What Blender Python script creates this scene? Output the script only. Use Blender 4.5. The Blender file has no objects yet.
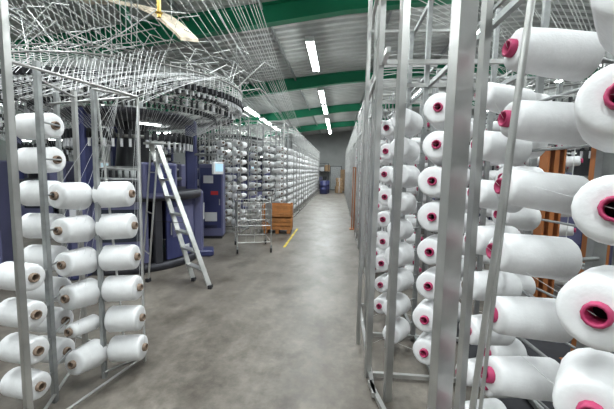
import bpy, math, random
from mathutils import Vector, Matrix
random.seed(7)
S=bpy.context.scene
S.view_settings.view_transform='Standard'
S.view_settings.exposure=-0.12
S.view_settings.gamma=0.95

# ---------------- materials ----------------
def mat(name,col,rough=0.5,metal=0.0,var=0.0,vscale=8,bump=0.0,bscale=60,emit=0,spec=0.5):
    m=bpy.data.materials.new(name); m.use_nodes=True
    nt=m.node_tree; b=nt.nodes['Principled BSDF']
    b.inputs['Base Color'].default_value=(*col,1)
    b.inputs['Roughness'].default_value=rough
    b.inputs['Metallic'].default_value=metal
    b.inputs['Specular IOR Level'].default_value=spec
    tc=nt.nodes.new('ShaderNodeTexCoord')
    if var>0:
        n=nt.nodes.new('ShaderNodeTexNoise'); n.inputs['Scale'].default_value=vscale; n.inputs['Detail'].default_value=5
        nt.links.new(tc.outputs['Object'],n.inputs['Vector'])
        r=nt.nodes.new('ShaderNodeValToRGB')
        r.color_ramp.elements[0].position=0.3; r.color_ramp.elements[1].position=0.7
        r.color_ramp.elements[0].color=(*[max(0,c*(1-var)) for c in col],1)
        r.color_ramp.elements[1].color=(*[min(1,c*(1+var)) for c in col],1)
        nt.links.new(n.outputs['Fac'],r.inputs['Fac']); nt.links.new(r.outputs['Color'],b.inputs['Base Color'])
    if bump>0:
        n=nt.nodes.new('ShaderNodeTexNoise'); n.inputs['Scale'].default_value=bscale
        nt.links.new(tc.outputs['Object'],n.inputs['Vector'])
        bp=nt.nodes.new('ShaderNodeBump'); bp.inputs['Strength'].default_value=bump; bp.inputs['Distance'].default_value=0.01
        nt.links.new(n.outputs['Fac'],bp.inputs['Height']); nt.links.new(bp.outputs['Normal'],b.inputs['Normal'])
    if emit>0:
        b.inputs['Emission Color'].default_value=(0.93,1,0.97,1); b.inputs['Emission Strength'].default_value=emit
    return m
M={}
M['yarn']=mat('yarn_white',(0.70,0.70,0.71),0.9,0,0.05,20,0.10,90,spec=0.15)
M['pink']=mat('tube_magenta',(0.40,0.04,0.12),0.5)
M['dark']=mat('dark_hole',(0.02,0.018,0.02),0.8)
M['tan']=mat('tube_cardboard',(0.22,0.16,0.12),0.8)
M['alu']=mat('aluminium',(0.48,0.48,0.47),0.36,0.75,0.15,5)
M['steel']=mat('galvanised_steel',(0.33,0.34,0.34),0.45,0.6,0.2,12)
M['ptube']=mat('pale_plastic_tube',(0.60,0.61,0.60),0.4)
M['blue']=mat('machine_blue_paint',(0.042,0.048,0.135),0.35,0,0.10,3)
M['blue2']=mat('machine_lilac_paint',(0.12,0.122,0.22),0.4,0,0.08,3)
M['black']=mat('black_plastic',(0.018,0.018,0.022),0.5)
M['dgrey']=mat('dark_grey_metal',(0.05,0.05,0.06),0.45,0.4)
M['green']=mat('beam_green_paint',(0.008,0.22,0.11),0.45,0,0.1,2)
M['label']=mat('white_label',(0.6,0.6,0.62),0.5)
M['red']=mat('red_label',(0.5,0.03,0.03),0.5)
M['screen']=mat('screen_blue',(0.10,0.35,0.5),0.2,emit=.5)
M['orange']=mat('orange_brown_paint',(0.36,0.13,0.04),0.55,0,0.15,4)
M['wood']=mat('crate_wood',(0.45,0.19,0.06),0.7,0,0.3,7)
M['beige']=mat('dusty_board',(0.50,0.43,0.34),0.85,0,0.35,6,0.4,20)
M['brass']=mat('brass_pipe',(0.55,0.36,0.1),0.35,0.6)
M['tube_on']=mat('fluorescent_on',(1,1,1),0.5,emit=26)
M['white']=mat('white_enamel',(0.7,0.7,0.7),0.5)
M['yellow']=mat('yellow_floor_tape',(0.55,0.42,0.04),0.7,0,0.35,5)
M['wall']=mat('wall_paint',(0.38,0.39,0.385),0.8,0,0.08,1.5)
M['ceil']=mat('ceiling_sheet',(0.52,0.53,0.52),0.55,0.1,0.15,0.8)
M['mat']=mat('black_floor_mat',(0.025,0.025,0.03),0.8,0,0.3,5)
M['glass']=mat('window_dark_glass',(0.03,0.035,0.05),0.15)
M['card']=mat('cardboard',(0.33,0.22,0.13),0.85,0,0.2,5)

def floor_mat():
    m=bpy.data.materials.new('concrete_floor'); m.use_nodes=True; nt=m.node_tree; b=nt.nodes['Principled BSDF']
    tc=nt.nodes.new('ShaderNodeTexCoord')
    def noise(sc,det,st=(1,1,1),dist=0,ro=.55):
        mp=nt.nodes.new('ShaderNodeMapping'); mp.inputs['Scale'].default_value=st
        nt.links.new(tc.outputs['Object'],mp.inputs['Vector'])
        n=nt.nodes.new('ShaderNodeTexNoise'); n.inputs['Scale'].default_value=sc; n.inputs['Detail'].default_value=det; n.inputs['Distortion'].default_value=dist; n.inputs['Roughness'].default_value=ro
        nt.links.new(mp.outputs['Vector'],n.inputs['Vector']); return n
    def ramp(src,p0,c0,p1,c1):
        r=nt.nodes.new('ShaderNodeValToRGB'); e=r.color_ramp.elements
        e[0].position=p0; e[0].color=(*c0,1); e[1].position=p1; e[1].color=(*c1,1)
        nt.links.new(src,r.inputs['Fac']); return r
    def mul(a_,b_,f):
        mx=nt.nodes.new('ShaderNodeMix'); mx.data_type='RGBA'; mx.blend_type='MULTIPLY'; mx.inputs['Factor'].default_value=f
        nt.links.new(a_,mx.inputs['A']); nt.links.new(b_,mx.inputs['B']); return mx
    a=noise(1.3,8,(1.4,0.7,1),0,.6); c=noise(11,9,(1,1,1),0,.68); d=noise(70,3); st=noise(2.0,8,(1.1,0.8,1),.1,.66)
    r=ramp(a.outputs['Fac'],.36,(0.115,0.100,0.085),.64,(0.215,0.195,0.17))
    r2=ramp(c.outputs['Fac'],.34,(.66,.66,.66),.64,(1.1,1.1,1.1))
    r3=ramp(st.outputs['Fac'],.34,(.50,.47,.44),.52,(1,1,1))
    m1=mul(r.outputs['Color'],r2.outputs['Color'],.9); m2=mul(m1.outputs['Result'],r3.outputs['Color'],.8)
    nt.links.new(m2.outputs['Result'],b.inputs['Base Color'])
    mr=nt.nodes.new('ShaderNodeMapRange'); mr.inputs['From Min'].default_value=.3; mr.inputs['From Max'].default_value=.7; mr.inputs['To Min'].default_value=0.34; mr.inputs['To Max'].default_value=0.55
    nt.links.new(c.outputs['Fac'],mr.inputs['Value']); nt.links.new(mr.outputs['Result'],b.inputs['Roughness'])
    b.inputs['Specular IOR Level'].default_value=.4
    bp=nt.nodes.new('ShaderNodeBump'); bp.inputs['Strength'].default_value=0.10; bp.inputs['Distance'].default_value=0.008
    nt.links.new(d.outputs['Fac'],bp.inputs['Height']); nt.links.new(bp.outputs['Normal'],b.inputs['Normal'])
    return m
M['floor']=floor_mat()

# ---------------- mesh builder ----------------
class MB:
    def __init__(s): s.v=[]; s.f=[]; s.m=[]; s.sm=[]; s.keys=[]
    def k(s,key):
        if key not in s.keys: s.keys.append(key)
        return s.keys.index(key)
    def add(s,vs,fs,key,smooth=False):
        o=len(s.v); s.v+= [tuple(v) for v in vs]; i=s.k(key)
        for f in fs: s.f.append([a+o for a in f]); s.m.append(i); s.sm.append(smooth)
    def box(s,c,sz,key,rot=None,bev=0):
        c=Vector(c); hx,hy,hz=[a/2 for a in sz]
        if bev>0:
            b=min(bev,hx*.9,hy*.9)
            xy=[(-hx+b,-hy),(hx-b,-hy),(hx,-hy+b),(hx,hy-b),(hx-b,hy),(-hx+b,hy),(-hx,hy-b),(-hx,-hy+b)]
            bz=min(b,hz*.9)
            def ring(z,sc): return [Vector((x*sc[0],y*sc[1],z)) for x,y in xy]
            si=((hx-b*.6)/hx,(hy-b*.6)/hy)
            lv=ring(-hz,si)+ring(-hz+bz,(1,1))+ring(hz-bz,(1,1))+ring(hz,si)
            fs=[list(range(7,-1,-1)),list(range(24,32))]
            for l in range(3):
                for i in range(8):
                    j=(i+1)%8; fs.append([l*8+i,l*8+j,l*8+8+j,l*8+8+i])
        else:
            lv=[Vector((x,y,z)) for z in(-hz,hz) for x,y in((-hx,-hy),(hx,-hy),(hx,hy),(-hx,hy))]
            fs=[(3,2,1,0),(4,5,6,7),(0,1,5,4),(1,2,6,5),(2,3,7,6),(3,0,4,7)]
        if rot is not None:
            R=rot if isinstance(rot,Matrix) else Matrix.Rotation(rot,3,'Z')
            lv=[R@v for v in lv]
        s.add([c+v for v in lv],fs,key)
    def frame(s,d):
        d=Vector(d).normalized(); up=Vector((0,0,1)) if abs(d.z)<.95 else Vector((1,0,0))
        a=d.cross(up).normalized(); b=d.cross(a).normalized(); return d,a,b
    def tube(s,p,q,r,key,n=6,caps=True,r2=None):
        p=Vector(p);q=Vector(q)
        d,a,b=s.frame(q-p); r2=r if r2 is None else r2
        vs=[];
        for c,rr in((p,r),(q,r2)):
            for i in range(n):
                t=2*math.pi*i/n; vs.append(c+a*math.cos(t)*rr+b*math.sin(t)*rr)
        fs=[[i,(i+1)%n,n+(i+1)%n,n+i] for i in range(n)]
        s.add(vs,fs,key,True)
        if caps: s.add(vs,[list(range(n-1,-1,-1)),list(range(n,2*n))],key)
    def path(s,pts,r,key,n=5):
        for a,b in zip(pts[:-1],pts[1:]): s.tube(a,b,r,key,n,False)
    def lathe(s,prof,org,d,key,n=16,smooth=True):
        org=Vector(org); d,a,b=s.frame(d); vs=[]
        for t,r in prof:
            for i in range(n):
                th=2*math.pi*i/n; vs.append(org+d*t+a*math.cos(th)*r+b*math.sin(th)*r)
        fs=[]
        for l in range(len(prof)-1):
            for i in range(n):
                j=(i+1)%n; fs.append([l*n+i,l*n+j,(l+1)*n+j,(l+1)*n+i])
        s.add(vs,fs,key,smooth)
    def torus(s,c,R,r,key,n=48,m=8,ax=(0,0,1)):
        prof=[(r*math.sin(2*math.pi*i/m),R+r*math.cos(2*math.pi*i/m)) for i in range(m+1)]
        s.lathe(prof,Vector(c),ax,key,n)
    def arcpanel(s,c,R,th0,th1,z0,z1,t,key,n=8):
        vs=[]
        for i in range(n+1):
            th=th0+(th1-th0)*i/n
            for rr in(R,R+t):
                for z in(z0,z1): vs.append((c[0]+rr*math.cos(th),c[1]+rr*math.sin(th),c[2]+z))
        fs=[]
        for i in range(n):
            a=i*4;b=a+4
            fs+=[(a,a+1,b+1,b),(a+2,b+2,b+3,a+3),(a+1,a+3,b+3,b+1),(a,b,b+2,a+2)]
        fs+=[(0,2,3,1),(n*4,n*4+1,n*4+3,n*4+2)]
        s.add(vs,fs,key)
    def spool(s,tip,d,L=.25,R=.105,tube='pink',n=20,R0=None):
        R0=R*.86 if R0 is None else R0
        s.lathe([(0,.026),(-.002,R0*.55),(0,R0-.016),(.005,R0-.005),(.016,R0),(L*.5,(R0+R)/2+.002),(L-.014,R),(L-.004,R-.006),(L,R-.02),(L-.004,.05),(L,.036)],tip,d,'yarn',n)
        s.lathe([(.06,.019),(-.022,.020),(-.026,.024),(-.022,.029),(.004,.030)],tip,d,tube,12)
        s.lathe([(L-.06,.027),(L+.012,.029),(L+.015,.034),(L+.010,.038),(L-.004,.039)],tip,d,tube,12)
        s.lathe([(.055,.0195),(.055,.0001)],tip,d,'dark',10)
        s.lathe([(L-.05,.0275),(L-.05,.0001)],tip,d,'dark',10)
    def channel(s,x,y,z0,z1,w,dp,key='alu',ang=0,t=.004):
        c=Vector((x,y,(z0+z1)/2)); R=Matrix.Rotation(ang,3,'Z'); h=z1-z0
        s.box(c,(w,t,h),key,R)
        s.box(c+R@Vector((w/2-t/2,dp/2,0)),(t,dp,h),key,R)
        s.box(c+R@Vector((-w/2+t/2,dp/2,0)),(t,dp,h),key,R)
        s.box(c+R@Vector((w/2-w*.14,dp,0)),(w*.28,t,h),key,R)
        s.box(c+R@Vector((-w/2+w*.14,dp,0)),(w*.28,t,h),key,R)
    def mesh(s,name):
        me=bpy.data.meshes.new(name); me.from_pydata(s.v,[],s.f)
        for k in s.keys: me.materials.append(M[k])
        me.polygons.foreach_set('material_index',s.m); me.polygons.foreach_set('use_smooth',s.sm)
        me.update(); return me
    def obj(s,name,loc=(0,0,0),rz=0):
        return place(s.mesh(name),name,loc,rz)
def place(me,name,loc=(0,0,0),rz=0,sc=None):
    o=bpy.data.objects.new(name,me); o.location=loc; o.rotation_euler=(0,0,rz); S.collection.objects.link(o)
    if sc: o.scale=sc
    return o

# ---------------- room ----------------
X0,X1,Y0,Y1=-11,13,-5,30
RX=4.5
def roofz(x): return (5.05+.12*x if x<0 else 5.05+.08*x) if x<RX else 5.05+.08*RX-.08*(x-RX)
b=MB(); b.box(((X0+X1)/2,(Y0+Y1)/2,-.05),(X1-X0,Y1-Y0,.1),'floor'); b.obj('floor')
b=MB(); b.box((X0-.1,(Y0+Y1)/2,2.9),(.2,Y1-Y0,6),'wall'); b.obj('wall_left')
b=MB(); b.box((X1+.1,(Y0+Y1)/2,2.9),(.2,Y1-Y0,6),'wall'); b.obj('wall_right')
b=MB(); b.box(((X0+X1)/2,Y1+.1,2.9),(X1-X0+.4,.2,6),'wall')
b.obj('wall_back')
b=MB(); b.box(((X0+X1)/2,Y0-.1,2.9),(X1-X0+.4,.2,6),'wall'); b.obj('wall_front')
b=MB(); P=.30; n=int(round((Y1-Y0)/P)); ys=[]
for i in range(n):
    y=Y0+i*P
    ys+=[(y,0),(y+.12,0),(y+.15,.06),(y+.27,.06)]
ys.append((Y1,0))
for xa,xb in((X0,0),(0,RX),(RX,X1)):
    vs=[]
    for y,h in ys: vs+=[(xa,y,roofz(xa)+h),(xb,y,roofz(xb)+h)]
    b.add(vs,[(2*i,2*i+1,2*i+3,2*i+2) for i in range(len(ys)-1)],'ceil')
b.box(((X0+X1)/2,(Y0+Y1)/2,5.75),(X1-X0,Y1-Y0,.1),'ceil')
b.obj('ceiling')
def rafter(y):
    b=MB()
    def prism(xa,xb,za0,za1,zb0,zb1,w):
        vs=[(xa,y-w/2,za0),(xa,y+w/2,za0),(xa,y+w/2,za1),(xa,y-w/2,za1),(xb,y-w/2,zb0),(xb,y+w/2,zb0),(xb,y+w/2,zb1),(xb,y-w/2,zb1)]
        b.add(vs,[(0,3,2,1),(4,5,6,7),(0,1,5,4),(3,7,6,2),(0,4,7,3),(1,2,6,5)],'green')
    def seg(xa,xb,da,db):
        za,zb=roofz(xa)-.005,roofz(xb)-.005
        prism(xa,xb,za-.02,za,zb-.02,zb,.2)
        prism(xa,xb,za-da,za-.02,zb-db,zb-.02,.02)
        prism(xa,xb,za-da-.02,za-da,zb-db-.02,zb-db,.2)
    seg(X0+.01,-4.6,1.0,.42); seg(-4.6,0,.42,.34); seg(0,RX,.34,.34); seg(RX,10,.34,.34); seg(10,X1-.01,.34,.9)
    b.box((X0+.16,y,1.7),(.3,.2,3.4),'green'); b.box((X1-.16,y,2.0),(.3,.2,4.0),'green')
    b.obj('roof_beam')
for y in(0,6.9,12.2,18,24): rafter(y)
b=MB()
for x in(-7,-5,-3.1,-1.6,1.0,3,6,8,10.5):
    b.box((x,(Y0+Y1)/2,roofz(x)-.05),(.05,Y1-Y0-.02,.09),'steel')
b.obj('roof_purlins')
b=MB(); b.box((-3.3,4.9,4.28),(.12,2.6,.2),'green',Matrix.Rotation(.45,3,'Z')); b.obj('roof_brace')

b=MB(); b.box((-.25,Y1-.03,1.05),(1.0,.05,2.1),'dgrey'); b.box((-.25,Y1-.06,1.05),(.9,.03,2.0),'steel'); b.box((.1,Y1-.09,1.0),(.12,.04,.03),'steel'); b.obj('door_1')
b=MB(); b.box((.45,Y1-.6,.9),(.6,.5,1.8),'card',bev=.02); b.box((.45,Y1-.86,.9),(.02,.02,1.7),'black'); b.box((.52,Y1-.87,1.0),(.02,.03,.15),'steel'); b.obj('brown_cabinet')
b=MB()
for i,(x,y) in enumerate([(-1.05,24.6),(-.95,25.5)]):
    b.lathe([(0,.001),(0,.27),(.03,.29),(.3,.28),(.32,.3),(.34,.28),(.6,.28),(.62,.3),(.64,.28),(.9,.29),(.93,.26),(.93,.001)],(x,y,0),(0,0,1),'blue',20)
b.obj('blue_drums')
b=MB()
for x in(-1.2,0,1.2):
    for y in(-.25,.25): b.box((x,y,1.15),(.05,.05,2.3),'dgrey')
for z in(.12,.85,1.6,2.25): b.box((0,0,z),(2.45,.55,.04),'dgrey')
random.seed(31)
for z in(.14,.87,1.62):
    x=-1.05
    while x<1.0:
        w_=random.uniform(.25,.45); h_=random.uniform(.25,.55); b.box((x+w_/2-.05,0,z+h_/2),(w_,.42,h_),random.choice(['card','blue2','label','black','card'])); x+=w_+.06
b.obj('storage_shelf',(-2.1,29.3,0))
b=MB()
for i,(x,z,w_,h_) in enumerate([(0,.25,.5,.5),(.03,.68,.42,.34),(-.02,1.0,.36,.28)]):
    b.box((x,0,z),(w_,.4,h_),'card',bev=.01); b.box((x,-.202,z),(.05,.004,h_-.02),'label'); b.box((x,0,z+h_/2+.001),(w_-.03,.05,.002),'label')
b.obj('cardboard_boxes',(.02,26.2,0),.2)

# ---------------- lights ----------------
def lightfix():
    b=MB()
    b.box((0,0,.06),(.20,2.25,.05),'white',bev=.01)
    b.box((0,1.15,.03),(.20,.05,.10),'white'); b.box((0,-1.15,.03),(.20,.05,.10),'white')
    b.tube((.055,-1.12,0),(.055,1.12,0),.03,'tube_on',8); b.tube((-.055,-1.12,0),(-.055,1.12,0),.03,'tube_on',8)
    b.tube((0,.6,.08),(0,.6,.32),.006,'steel'); b.tube((0,-.6,.08),(0,-.6,.32),.006,'steel')
    return b.mesh('fluorescent_light')
LM=lightfix()
LD=bpy.data.lights.new('lamp','AREA'); LD.shape='RECTANGLE'; LD.size=.18; LD.size_y=2.2; LD.energy=112; LD.color=(.93,.99,1.0)
def fix(x,y,lamp=True):
    z=min(roofz(x)-.43,4.7)
    o=place(LM,'fluorescent_light',(x,y,z))
    if lamp:
        l=bpy.data.objects.new('lamp',LD); S.collection.objects.link(l); l.parent=o; l.location=(0,0,-.035)
for y in(-2.6,1.2,4.6,9.0,13.7,16.4,20.2,22.8,25.6): fix(-.74,y)
for y in(-1.5,2.6,15.0,18.0,21.0): fix(-3.9,y)
for y in(7.0,12.0): fix(-8,y)
for y in(2.5,11,17): fix(7,y)
for y in(-1,3.2,8.4,14.2,20): fix(3.0,y)

# ---------------- foreground right creel ----------------
def d2(a): a=math.radians(a); return Vector((math.cos(a),math.sin(a),0))
def spcol(b,x,y,ang,z0,z1,post=None,tube='pink',n=20,L=.25,R=.105,miss=.0,dz=.236,tilt=.08,stub=.12,guide=None):
    z=z0
    while z>z1:
        if random.random()>=miss:
            a=ang+random.uniform(-4,4); d=d2(a); d.z=-tilt+random.uniform(-.03,.03); d.normalize()
            rr=R*random.uniform(.9,1.05)
            tip=Vector((x+random.uniform(-.008,.008),y,z))
            b.spool(tip,d,L*random.uniform(.95,1.05),rr,tube if random.random()>.06 else 'tan',n)
            e=tip+d*(L+.01)
            b.tube(tip+d*(L-.05),e+d*stub,.007,'steel',6)
            if guide is not None: b.tube(tip-d*.02,(guide[0],guide[1],z+.04),.0008,'yarn',3,False)
            if post is not None:
                b.tube(e+d*stub*.9,(post[0],post[1],e.z),.008,'steel',6)
        z-=dz
b=MB()
b.channel(.445,1.32,0,3.3,.085,.04,'alu',.5)
b.channel(.585,1.50,0,3.3,.03,.03,'alu',.3)
b.tube((.535,.98,2.9),(.385,1.05,0),.010,'alu',8)
b.tube((.60,1.16,2.9),(.50,1.20,0),.007,'alu',8)
b.channel(.285,2.62,0,3.3,.045,.03,'alu',.4)
b.channel(.405,2.35,0,3.3,.05,.035,'alu',.3)
for x,y,w in((.235,3.15,.03),(.33,3.5,.03),(.30,4.1,.03),(.5,3.1,.03)):
    b.channel(x,y,0,3.25,w,.025,'alu',.3)
for x,y in((.98,1.35),(1.05,.92),(.80,2.62),(.78,3.3),(.76,4.0),(1.4,1.9),(1.45,2.7),(1.45,3.5)):
    b.channel(x,y,0,3.2,.04,.03,'steel',.1)
for z in(.04,2.45,3.22):
    b.box((.30,3.3,z),(.03,1.9,.035),'alu'); b.box((.80,2.6,z),(.03,3.3,.035),'steel'); b.box((1.43,2.6,z),(.03,2.6,.035),'steel')
    for y in(1.35,2.62,3.3,4.05): b.box((.88,y,z),(1.12,.03,.03),'alu')
b.box((.42,1.9,.04),(.03,1.25,.035),'alu',Matrix.Rotation(.22,3,'Z'))
b.box((.42,1.9,3.24),(.03,1.25,.035),'alu',Matrix.Rotation(.22,3,'Z'))
for i in range(7):
    x=.31+.012*i; y=2.7+.16*i
    b.tube((x,y,.5),(x,y,3.2),.004,'ptube',5)
spcol(b,.60,.80,48,2.06,.2,(1.05,.92),stub=.03,R=.094,L=.23,dz=.24,guide=(.53,.98) )
spcol(b,.585,1.27,8,2.08,.15,(.98,1.35),stub=.03,R=.078,L=.27,guide=(.50,1.19))
spcol(b,.68,1.75,20,2.03,.15,(.98,1.35),stub=.02,R=.080)
spcol(b,.62,2.30,60,2.07,.2,(.80,2.62),stub=.02,R=.112,guide=(.42,2.35))
spcol(b,.50,2.95,60,2.10,.2,(.78,3.3),stub=.02,guide=(.31,2.7))
spcol(b,.48,3.6,60,2.1,.2,(.76,4.0),stub=.02,guide=(.35,3.3))
spcol(b,1.05,2.3,20,2.1,.2,(1.4,1.9),stub=.02,R=.09)
spcol(b,1.08,3.6,10,2.1,.2,(1.45,3.5),stub=.02)
b.obj('yarn_creel')

# ---------------- foreground left creel ----------------
b=MB()
b.channel(-1.78,1.70,0,3.2,.035,.03,'alu',-.3)
b.channel(-1.93,2.05,0,2.3,.03,.03,'steel')
b.tube((-1.60,2.62,0),(-1.60,2.62,2.2),.011,'alu',8)
b.channel(-2.15,2.62,0,2.25,.03,.03,'alu')
b.channel(-1.78,2.35,0,2.2,.025,.03,'steel')
b.channel(-2.55,2.9,0,2.3,.03,.03,'steel')
b.tube((-1.72,2.55,.05),(-1.84,2.48,2.2),.009,'alu',8)
for z in(.05,2.2):
    b.tube((-1.60,2.62,z),(-2.6,2.9,z),.010,'alu',6); b.tube((-1.60,2.62,z),(-1.78,1.70,z),.010,'alu',6)
    b.tube((-1.93,2.05,z),(-2.15,2.65,z),.010,'alu',6); b.tube((-1.78,2.35,z),(-1.60,2.62,z),.010,'alu',6)
b.tube((-1.78,1.7,.06),(-2.15,2.62,.06),.012,'alu',6)
for k in range(6):
    z=1.44-.245*k
    s=.014*k-.08
    t='tan'
    b.spool((-1.87+s,2.18,z),Vector((.15,.98,-.08)),.22,.104 if k!=4 else .06,t,24)
    b.spool((-1.50+s,2.46,z+.005),Vector((-1,-.12,-.06)),.24,.100,t,24,R0=.096)
    b.tube((-1.86+s,2.38,z-.02),(-1.76,2.42,z-.02),.008,'steel'); b.tube((-1.90+s,2.41,z-.02),(-1.6,2.45,z-.02),.008,'steel')
    b.tube((-1.87+s,2.16,z),(-1.70,2.54,2.2),.0012,'yarn',3,False); b.tube((-1.49+s,2.46,z),(-1.60,2.62,2.2),.0012,'yarn',3,False)
for k in range(8):
    z=1.93-.24*k
    b.spool((-2.02,2.28,z),Vector((-.97,.1,-.04)),.27,.095,'tan',24,R0=.09)
    b.tube((-2.0,2.3,z),(-1.93,2.08,z),.007,'steel')
    if k>3:
        b.spool((-1.88,1.90,z-.02),Vector((-.98,.2,-.05)),.24,.09,'tan',20,R0=.085)
        b.tube((-1.9,1.9,z-.02),(-1.93,2.05,z-.02),.007,'steel')
b.obj('yarn_creel')

# ---------------- generic creel module ----------------
def creel_module(ncol=5,pitch=.42,rows=10,tube='pink',n=12,h=3.1,seed=1,depth=.8,front=True):
    random.seed(seed); b=MB(); L=ncol*pitch
    for i in range(ncol+1):
        y=i*pitch
        if i%2==0:
            b.channel(.03,y,0,h,.03,.025,'alu',.2)
            b.channel(depth+.02,y,0,h-.1,.035,.03,'steel'); b.box((depth/2,y,h-.05),(depth,.025,.025),'alu'); b.box((depth/2,y,.05),(depth,.025,.025),'alu')
    for z in(.05,2.5,h-.03): b.box((.03,L/2,z),(.025,L,.03),'alu'); b.box((depth,L/2,z),(.025,L,.03),'steel')
    for i in range(ncol):
        y=(i+.5)*pitch
        b.tube((.36,y+.1,0),(.36,y+.1,h-.2),.012,'steel',6)
        b.tube((.06,y,.4),(.06,y,h),.005,'ptube',5)
        z=2.3
        for r in range(rows):
            for sx,x in((1,.12),(-1,.74)):
                if random.random()<.10: continue
                d=Vector((.55*sx if sx>0 else -.8,.8 if sx>0 else .35,-.08)).normalized()
                b.spool((x,y-.12,z+random.uniform(-.01,.01)),d,.2,random.uniform(.070,.095),tube,n)
                b.tube(Vector((x,y-.12,z))+d*.19,(.36,y+.1,z),.007,'steel',5)
            z-=.225
    return b.mesh('yarn_creel')
CR=creel_module(tube='pink',seed=3); CL=creel_module(tube='tan',seed=5)
for y in(4.75,7.2,10.2,12.8,15.4,18.0,20.8,23.4):
    place(CR,'yarn_creel',(.44,y,0))
for y in(13.2,15.8,18.6,21.2,23.9,26.6): place(CL,'yarn_creel',(-1.5,y,0),math.pi)
CLs=creel_module(ncol=3,tube='tan',seed=9,pitch=.4)
CL2=creel_module(ncol=2,tube='tan',seed=19,pitch=.4)
place(CL2,'yarn_creel',(-2.45,8.35,0),math.radians(90)); place(CLs,'yarn_creel',(-1.62,10.0,0),math.radians(90)); place(CLs,'yarn_creel',(-3.3,10.2,0),math.radians(90))
CRs=creel_module(ncol=4,tube='pink',seed=12,pitch=.45)
for x,y in((3.2,4.6),(5.6,4.1),(3.4,8.9),(5.6,8.7),(7.8,8.8),(8.2,5.0)):
    place(CRs,'yarn_creel',(x,y,0),math.radians(90))
for x,y in((2.4,10.5),(2.4,14),(2.4,18)): place(CR,'yarn_creel',(x,y,0))

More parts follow.
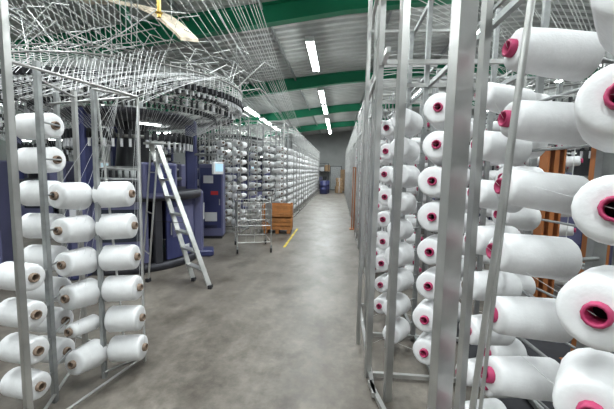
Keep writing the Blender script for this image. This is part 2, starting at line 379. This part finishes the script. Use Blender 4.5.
# ---------------- circular knitting machine ----------------
def machine():
    random.seed(21); b=MB(); c=(0,0,0); pi=math.pi
    b.lathe([(0,.001),(0,1.1),(.10,1.1),(.12,1.06),(.12,.001)],(0,0,0),(0,0,1),'dgrey',36)
    for k in range(6):
        t0=k*pi/3+.14; t1=(k+1)*pi/3-.14
        b.arcpanel(c,1.0,t0,t1,.14,1.12,.04,'blue' if k%2 else 'blue2')
        b.arcpanel(c,1.042,t0+.1,t1-.1,.5,1.0,.008,'glass' if k%2==0 else 'blue2')
        b.arcpanel(c,1.05,t0+.3,t1-.3,.25,.33,.01,'label')
        b.tube((1.07*math.cos(t0+.06),1.07*math.sin(t0+.06),.55),(1.07*math.cos(t0+.06),1.07*math.sin(t0+.06),.75),.012,'steel')
    for k in range(6):
        th=k*pi/3; R=Matrix.Rotation(th,3,'Z'); p=R@Vector((1.03,0,0))
        if k%2==0:
            b.box(p+Vector((0,0,.62)),(.30,.26,1.24),'blue2',R,bev=.04)
            b.box(R@Vector((1.12,0,.06)),(.5,.34,.12),'blue',R,bev=.03)
            b.box(R@Vector((.98,0,1.85)),(.20,.18,1.3),'blue',R,bev=.03)
            b.box(R@Vector((1.19,0,.85)),(.02,.16,.3),'label',R)
        else:
            b.box(p+Vector((0,0,.6)),(.10,.12,1.1),'dgrey',R,bev=.01)
            b.box(R@Vector((1.10,0,1.45)),(.24,.52,.55),'blue2',R,bev=.03)
            b.box(R@Vector((1.225,0,1.47)),(.01,.42,.42),'blue',R)
            b.box(R@Vector((1.235,.1,1.6)),(.01,.1,.06),'label',R)
            b.box(R@Vector((.80,0,2.36)),(.06,.36,.03),'white',R); b.box(R@Vector((.80,0,2.335)),(.045,.32,.02),'tube_on',R)
            b.tube(R@Vector((.80,0,2.37)),R@Vector((.80,0,2.43)),.01,'steel')
    b.lathe([(1.12,.3),(1.12,1.12),(1.15,1.16),(1.24,1.16),(1.27,1.12),(1.27,.7),(1.30,.68),(1.42,.68),(1.44,.6),(1.44,.001)],(0,0,0),(0,0,1),'dgrey',40)
    b.torus((0,0,1.45),.78,.03,'steel',40); b.torus((0,0,1.62),.74,.015,'alu',40)
    b.lathe([(1.44,.5),(1.62,.5),(1.66,.44),(1.66,.001)],(0,0,0),(0,0,1),'steel',36)
    for i in range(48):
        t=i*2*pi/48; cs,sn=math.cos(t),math.sin(t)
        b.box((.73*cs,.73*sn,1.52),(.05,.02,.14),'black',t)
        b.tube((.74*cs,.74*sn,1.6),(.60*cs,.60*sn,1.45),.006,'alu',4)
    b.torus((0,0,2.12),.92,.025,'alu',40)
    for i in range(54):
        t=i*2*pi/54; cs,sn=math.cos(t),math.sin(t)
        b.box((.98*cs,.98*sn,2.12),(.10,.045,.10),'black',t)
        b.tube((1.0*cs,1.0*sn,2.07),(1.0*cs,1.0*sn,1.95),.022,'label',8)
        b.tube((1.0*cs,1.0*sn,2.17),(1.0*cs,1.0*sn,2.21),.03,'black',8)
    b.lathe([(2.42,.001),(2.42,1.0),(2.46,1.04),(2.52,1.04),(2.54,1.0),(2.54,.001)],(0,0,0),(0,0,1),'dgrey',36)
    b.lathe([(2.54,.25),(2.75,.22),(2.9,.09),(3.45,.07),(3.45,.001)],(0,0,0),(0,0,1),'steel',16)
    b.lathe([(1.6,.3),(2.42,.22)],(0,0,0),(0,0,1),'black',20)
    for R_,z,r in((1.86,2.78,.018),(1.9,3.0,.014),(1.6,2.72,.016),(1.25,2.66,.014),(1.75,3.14,.010),(1.72,2.62,.014),(1.42,2.58,.012)):
        b.torus((0,0,z),R_,r,'alu',64,6)
    for i in range(12):
        t=i*2*pi/12+.1; cs,sn=math.cos(t),math.sin(t)
        b.box((1.4*cs,1.4*sn,2.72),(.95,.03,.03),'alu',t)
        b.tube((1.0*cs,1.0*sn,2.5),(1.6*cs,1.6*sn,2.72),.014,'alu',6)
        b.tube((1.86*cs,1.86*sn,2.62),(1.86*cs,1.86*sn,3.15),.010,'alu',6)
    for i in range(120):
        t=i*2*pi/120+random.uniform(-.01,.01); cs,sn=math.cos(t),math.sin(t)
        b.tube((1.86*cs,1.86*sn,2.68),(1.9*cs,1.9*sn,3.05),.007,'ptube',4)
        b.box((1.90*cs,1.90*sn,2.78),(.08,.036,.08),'black',t)
        b.tube((1.89*cs,1.89*sn,2.73),(1.89*cs,1.89*sn,2.67),.016,'label',6)
        b.box((1.62*cs,1.62*sn,2.74),(.07,.034,.07),'black',t)
        b.tube((1.72*cs,1.72*sn,2.54),(1.72*cs,1.72*sn,2.64),.022,'black' if i%3 else 'label',5)
        b.tube((1.42*cs,1.42*sn,2.50),(1.42*cs,1.42*sn,2.58),.020,'black',5)
        if i%2==0: b.tube((.08*cs,.08*sn,3.38),(1.86*cs,1.86*sn,3.06),.007,'ptube',4)
        if i%2==1: b.tube((1.0*cs,1.0*sn,2.56),(1.86*cs,1.86*sn,2.9),.007,'ptube',4)
        b.tube((1.78*cs,1.78*sn,2.82),(1.0*cs,1.0*sn,2.2),.0022,'yarn',3,False)
        b.tube((1.89*cs,1.89*sn,2.67),(.98*cs,.98*sn,2.2),.0018,'yarn',3,False)
        t2=t+random.uniform(-.45,.45); rr=random.uniform(1.2,2.35); zz=random.uniform(3.12,3.6)
        t3=t2+random.uniform(-.4,.4); l=random.uniform(.2,.5)
        p1=Vector((1.88*cs,1.88*sn,3.05)); p2=Vector((rr*math.cos(t2),rr*math.sin(t2),zz)); p3=p2+Vector((l*math.cos(t3+1.2),l*math.sin(t3+1.2),random.uniform(-.15,.15)))
        b.path([p1,p2,p3],.006 if i%3 else .008,'ptube' if i%4 else 'steel',4)
    b.tube((1.05,-.1,1.9),(1.45,-.35,1.9),.02,'steel',8); b.tube((1.45,-.35,1.9),(1.45,-.35,1.72),.02,'steel',8)
    R=Matrix.Rotation(-.7,3,'Z')
    b.box((1.45,-.37,1.66),(.06,.26,.22),'label',R,bev=.01); b.box(Vector((1.45,-.37,1.66))+R@Vector((.033,0,.01)),(.004,.2,.14),'screen',R)
    return b.mesh('circular_knitting_machine')
MM=machine()
for x,y,r in((-3.65,5.8,0.35),(-4.9,13.0,.5),(-4.9,18.2,.9),(-8.2,9.3,.2),(-8.2,14,.2),(4.75,6.9,2.2),(8.9,12,2),(5.3,12.3,1),(5.3,17.2,1)):
    place(MM,'circular_knitting_machine',(x,y,0),r)

def cabinet(name,x,y,w,d,h,rz,key='blue2'):
    b=MB()
    b.box((0,0,h/2+.03),(w,d,h-.06),key,bev=.02); b.box((0,0,.03),(w-.06,d-.06,.06),'black')
    b.box((0,-d/2-.005,h*.55),(w*.86,.012,h*.8),'blue'); b.box((-w*.1,-d/2-.014,h*.80),(w*.4,.01,h*.1),'label')
    b.box((w*.15,-d/2-.014,h*.62),(w*.3,.01,h*.05),'red'); b.box((w*.36,-d/2-.02,h*.5),(.02,.03,.14),'steel')
    b.box((0,-d/2-.014,h*.3),(w*.5,.01,h*.12),'label')
    for k in range(4): b.box((0,-d/2-.013,h*.15+.02*k),(w*.5,.01,.008),'black')
    b.obj(name,(x,y,0),rz)
cabinet('control_cabinet',-3.0,7.9,.55,.45,1.75,.2)
cabinet('control_cabinet',-4.9,4.0,.9,.5,1.7,.5,'blue2')
cabinet('control_cabinet',-3.75,8.9,.6,.45,1.6,.1)

# ---------------- stepladder ----------------
b=MB()
A=Vector((-1.72,4.42,0)); B=Vector((-2.08,4.70,0)); At=Vector((-2.56,4.66,1.97)); Bt=Vector((-2.78,4.86,1.97))
def rail(p,q,w=.028,dp=.065):
    d=(q-p).normalized(); wv=(B-A).normalized(); nn=d.cross(wv).normalized(); L=(q-p).length
    R=Matrix((wv,nn,d)).transposed()
    b.box((p+q)/2,(w,dp,L),'alu',R)
rail(A,At); rail(B,Bt)
for k in range(1,8):
    t=k/8; p=A.lerp(At,t); q=B.lerp(Bt,t); mid=(p+q)/2; wv=(q-p).normalized(); R=Matrix((wv,Vector((0,0,1)).cross(wv),Vector((0,0,1)))).transposed()
    b.box(mid,((q-p).length,.09,.025),'alu',R)
wv=(Bt-At).normalized(); R=Matrix((wv,Vector((0,0,1)).cross(wv),Vector((0,0,1)))).transposed()
b.box((At+Bt)/2+Vector((0,0,.03)),(.36,.2,.03),'alu',R)
C=A+Vector((-.98,.14,0)); D=B+Vector((-.88,.14,0))
b.tube(C,At,.014,'alu',6); b.tube(D,Bt,.014,'alu',6)
for t in(.2,.5,.8): b.tube(C.lerp(At,t),D.lerp(Bt,t),.010,'alu',6)
b.tube(A.lerp(At,.45),C.lerp(At,.45),.004,'black',5)
for p in(A,B,C,D): b.box(p+Vector((0,0,.025)),(.05,.07,.05),'black')
b.obj('stepladder')

# ---------------- wire trolley ----------------
b=MB(); w,l,h=.66,.8,1.0
for z in(.22,.55,1.0):
    pts=[(-w/2,-l/2,z),(w/2,-l/2,z),(w/2,l/2,z),(-w/2,l/2,z),(-w/2,-l/2,z)]
    b.path([Vector(p) for p in pts],.010,'alu',6)
n=12
for i in range(n+1):
    x=-w/2+w*i/n
    for y in(-l/2,l/2): b.tube((x,y,.22 if i%3==0 else .55),(x,y,1.0),.0045,'alu',4)
    b.tube((x,-l/2,.55),(x,l/2,.55),.0045,'alu',4)
    y=-l/2+l*i/n
    for x2 in(-w/2,w/2): b.tube((x2,y,.55),(x2,y,1.0),.0045,'alu',4)
for z in(.66,.77,.88):
    b.path([Vector(p) for p in[(-w/2,-l/2,z),(w/2,-l/2,z),(w/2,l/2,z),(-w/2,l/2,z),(-w/2,-l/2,z)]],.0045,'alu',4)
for x in(-w/2,w/2):
    for y in(-l/2,l/2):
        b.tube((x,y,.12),(x,y,1.0),.012,'alu',6)
        b.box((x,y,.12),(.03,.05,.06),'steel'); b.lathe([(-.015,.001),(-.015,.05),(-.01,.055),(.01,.055),(.015,.05),(.015,.001)],(x,y+.01,.055),(1,0,0),'black',16)
    b.path([Vector((x,-l/2,1.0)),Vector((x,-l/2-.12,1.25))],.012,'alu',6)
b.tube((-w/2-.02,-l/2-.12,1.25),(w/2+.02,-l/2-.12,1.25),.016,'black',8)
b.obj('wire_trolley',(-1.75,6.85,0),.35)

# ---------------- wooden crates ----------------
b=MB(); w=.76;d=.6
for lvl in(0,1):
    z0=.10+lvl*.34
    for k in range(3):
        z=z0+.05+k*.105
        b.box((0,-d/2,z),(w,.02,.09),'wood',bev=.004); b.box((0,d/2,z),(w,.02,.09),'wood'); b.box((-w/2,0,z),(.02,d,.09),'wood'); b.box((w/2,0,z),(.02,d,.09),'wood')
    for sx in(-1,1):
        for sy in(-1,1): b.box((sx*(w/2-.03),sy*(d/2-.03),z0+.16),(.05,.05,.32),'wood')
    b.box((0,0,z0+.02),(w-.03,d-.03,.02),'wood')
for x in(-.3,0,.3): b.box((x,0,.05),(.09,d,.09),'wood')
b.obj('wooden_crate',(-1.58,8.9,0),.1)

b=MB(); b.box((-1.12,8.3,.002),(.05,2.4,.004),'yellow'); b.obj('floor_marking')
b=MB(); b.box((1.95,2.2,.006),(1.5,3.6,.012),'mat'); b.obj('floor_mat')

def opost(x,y,h=2.15,w=.22):
    b=MB(); b.box((0,0,.01),(w+.12,w+.12,.02),'orange'); b.box((0,0,h/2),(w*.3,w,h),'orange'); b.box((-w/2,0,h/2),(.02,w,h),'orange'); b.box((w/2,0,h/2),(.02,w,h),'orange')
    b.box((0,0,h+.01),(w+.04,w+.04,.02),'orange'); b.obj('orange_post',(x,y,0))
opost(2.45,4.2,1.95,.17); opost(2.15,3.0,1.9,.12); opost(.48,9.75,1.75,.14)

# ---------------- overhead yarn conduits ----------------
def bundle(name,p0,p1,n,spread0,spread1,sag,r=.005,key='ptube',seg=8,seed=0,rise=0):
    random.seed(seed); b=MB(); p0=Vector(p0);p1=Vector(p1)
    for i in range(n):
        u=(i/(n-1)-.5)
        a=p0+Vector(spread0)*u+Vector((0,0,random.uniform(-.06,.06))); c=p1+Vector(spread1)*u+Vector((0,0,random.uniform(-.04,.04)))
        sg=sag*random.uniform(.6,1.3)
        pts=[a.lerp(c,t/seg)-Vector((0,0,sg*4*(t/seg)*(1-t/seg))) for t in range(seg+1)]
        b.path(pts,r,key,4)
    return b.obj(name)
bundle('yarn_conduits',(-1.25,-.5,4.25),(-1.75,13,3.2),15,(.8,0,.25),(.5,0,.1),.12,r=.0045,seed=1)
bundle('yarn_conduits',(-2.1,1.6,4.2),(-2.0,8.5,3.2),7,(.9,0,.3),(.5,0,.1),.10,r=.0045,seed=2)
bundle('yarn_conduits',(-1.7,1.8,3.25),(-3.3,4.3,3.15),22,(.6,1.2,0),(1.6,-.4,0),-.15,seed=3)
bundle('yarn_conduits',(-4.2,2.6,3.5),(-3.4,4.4,3.15),26,(2.6,0,.3),(2.4,.2,0),-.2,seed=8)
bundle('yarn_threads',(-2.0,2.4,2.25),(-3.2,4.0,2.95),44,(.8,.9,0),(2.4,-.3,.1),-.05,r=.0022,key='yarn',seed=11)
bundle('yarn_threads',(-2.6,3.0,2.3),(-2.2,4.7,2.95),30,(1.4,.4,0),(.9,.9,.1),-.05,r=.0022,key='yarn',seed=12)
bundle('yarn_conduits',(.5,2.4,3.25),(3.4,5.7,3.15),26,(.1,2.6,0),(-1.0,1.4,0),-.2,seed=4)
bundle('yarn_conduits',(.5,6.5,3.15),(3.4,7.6,3.15),26,(.1,3.6,0),(-.6,2.0,0),-.2,seed=5)
bundle('yarn_conduits',(.6,1.3,3.3),(4.0,5.2,3.2),14,(1.0,-.6,0),(1.0,-.8,0),-.15,seed=6)
bundle('yarn_conduits',(-1.6,14,3.1),(-3.4,12.8,3.1),20,(0,4,0),(.4,2,0),-.15,seed=7)

# dusty board hanging over the machine
b=MB(); n=16; vs=[]; random.seed(4)
for i in range(n+1):
    t=i/n; x=-3.35+1.35*t; z=3.66+.12*math.sin(t*3.14)-.40*t**2.5; y=4.0+.30*math.sin(t*2.5); j=random.uniform(-.07,.07)
    vs+=[(x,y+j,z),(x+.02,y+.5+j,z+.16),(x,y+j,z-.04),(x+.02,y+.5+j,z+.12)]
fs=[]
for i in range(n):
    a=i*4;c=a+4; fs+=[(a,c,c+1,a+1),(a+2,a+3,c+3,c+2),(a,a+2,c+2,c),(a+1,c+1,c+3,a+3)]
fs+=[(0,1,3,2),(n*4,n*4+2,n*4+3,n*4+1)]
b.add(vs,fs,'beige')
b.tube((-3.1,4.3,3.75),(-3.1,4.3,roofz(-3.1)-.01),.004,'steel',4); b.tube((-2.25,4.5,3.5),(-2.25,4.5,roofz(-2.25)-.01),.004,'steel',4)
b.obj('dusty_board')
b=MB(); b.tube((-2.15,4.0,3.40),(-2.15,4.0,roofz(-2.15)-.01),.024,'brass',10); b.torus((-2.15,4.0,3.45),.03,.012,'brass',12,6); b.obj('brass_pipe')

# ---------------- world + camera ----------------
w=bpy.data.worlds.new('World'); S.world=w; w.use_nodes=True
w.node_tree.nodes['Background'].inputs[0].default_value=(.8,.85,.9,1); w.node_tree.nodes['Background'].inputs[1].default_value=.3
cam=bpy.data.cameras.new('camera'); co=bpy.data.objects.new('camera',cam); S.collection.objects.link(co)
cam.sensor_width=36; cam.lens=340/614*36; cam.clip_start=.02
co.matrix_world=Matrix.Translation((0,0,1.65))@Matrix.Rotation(math.radians(5.2),4,'Z')@Matrix.Rotation(math.radians(90-5.7),4,'X')@Matrix.Rotation(math.radians(1.2),4,'Z')
S.camera=co
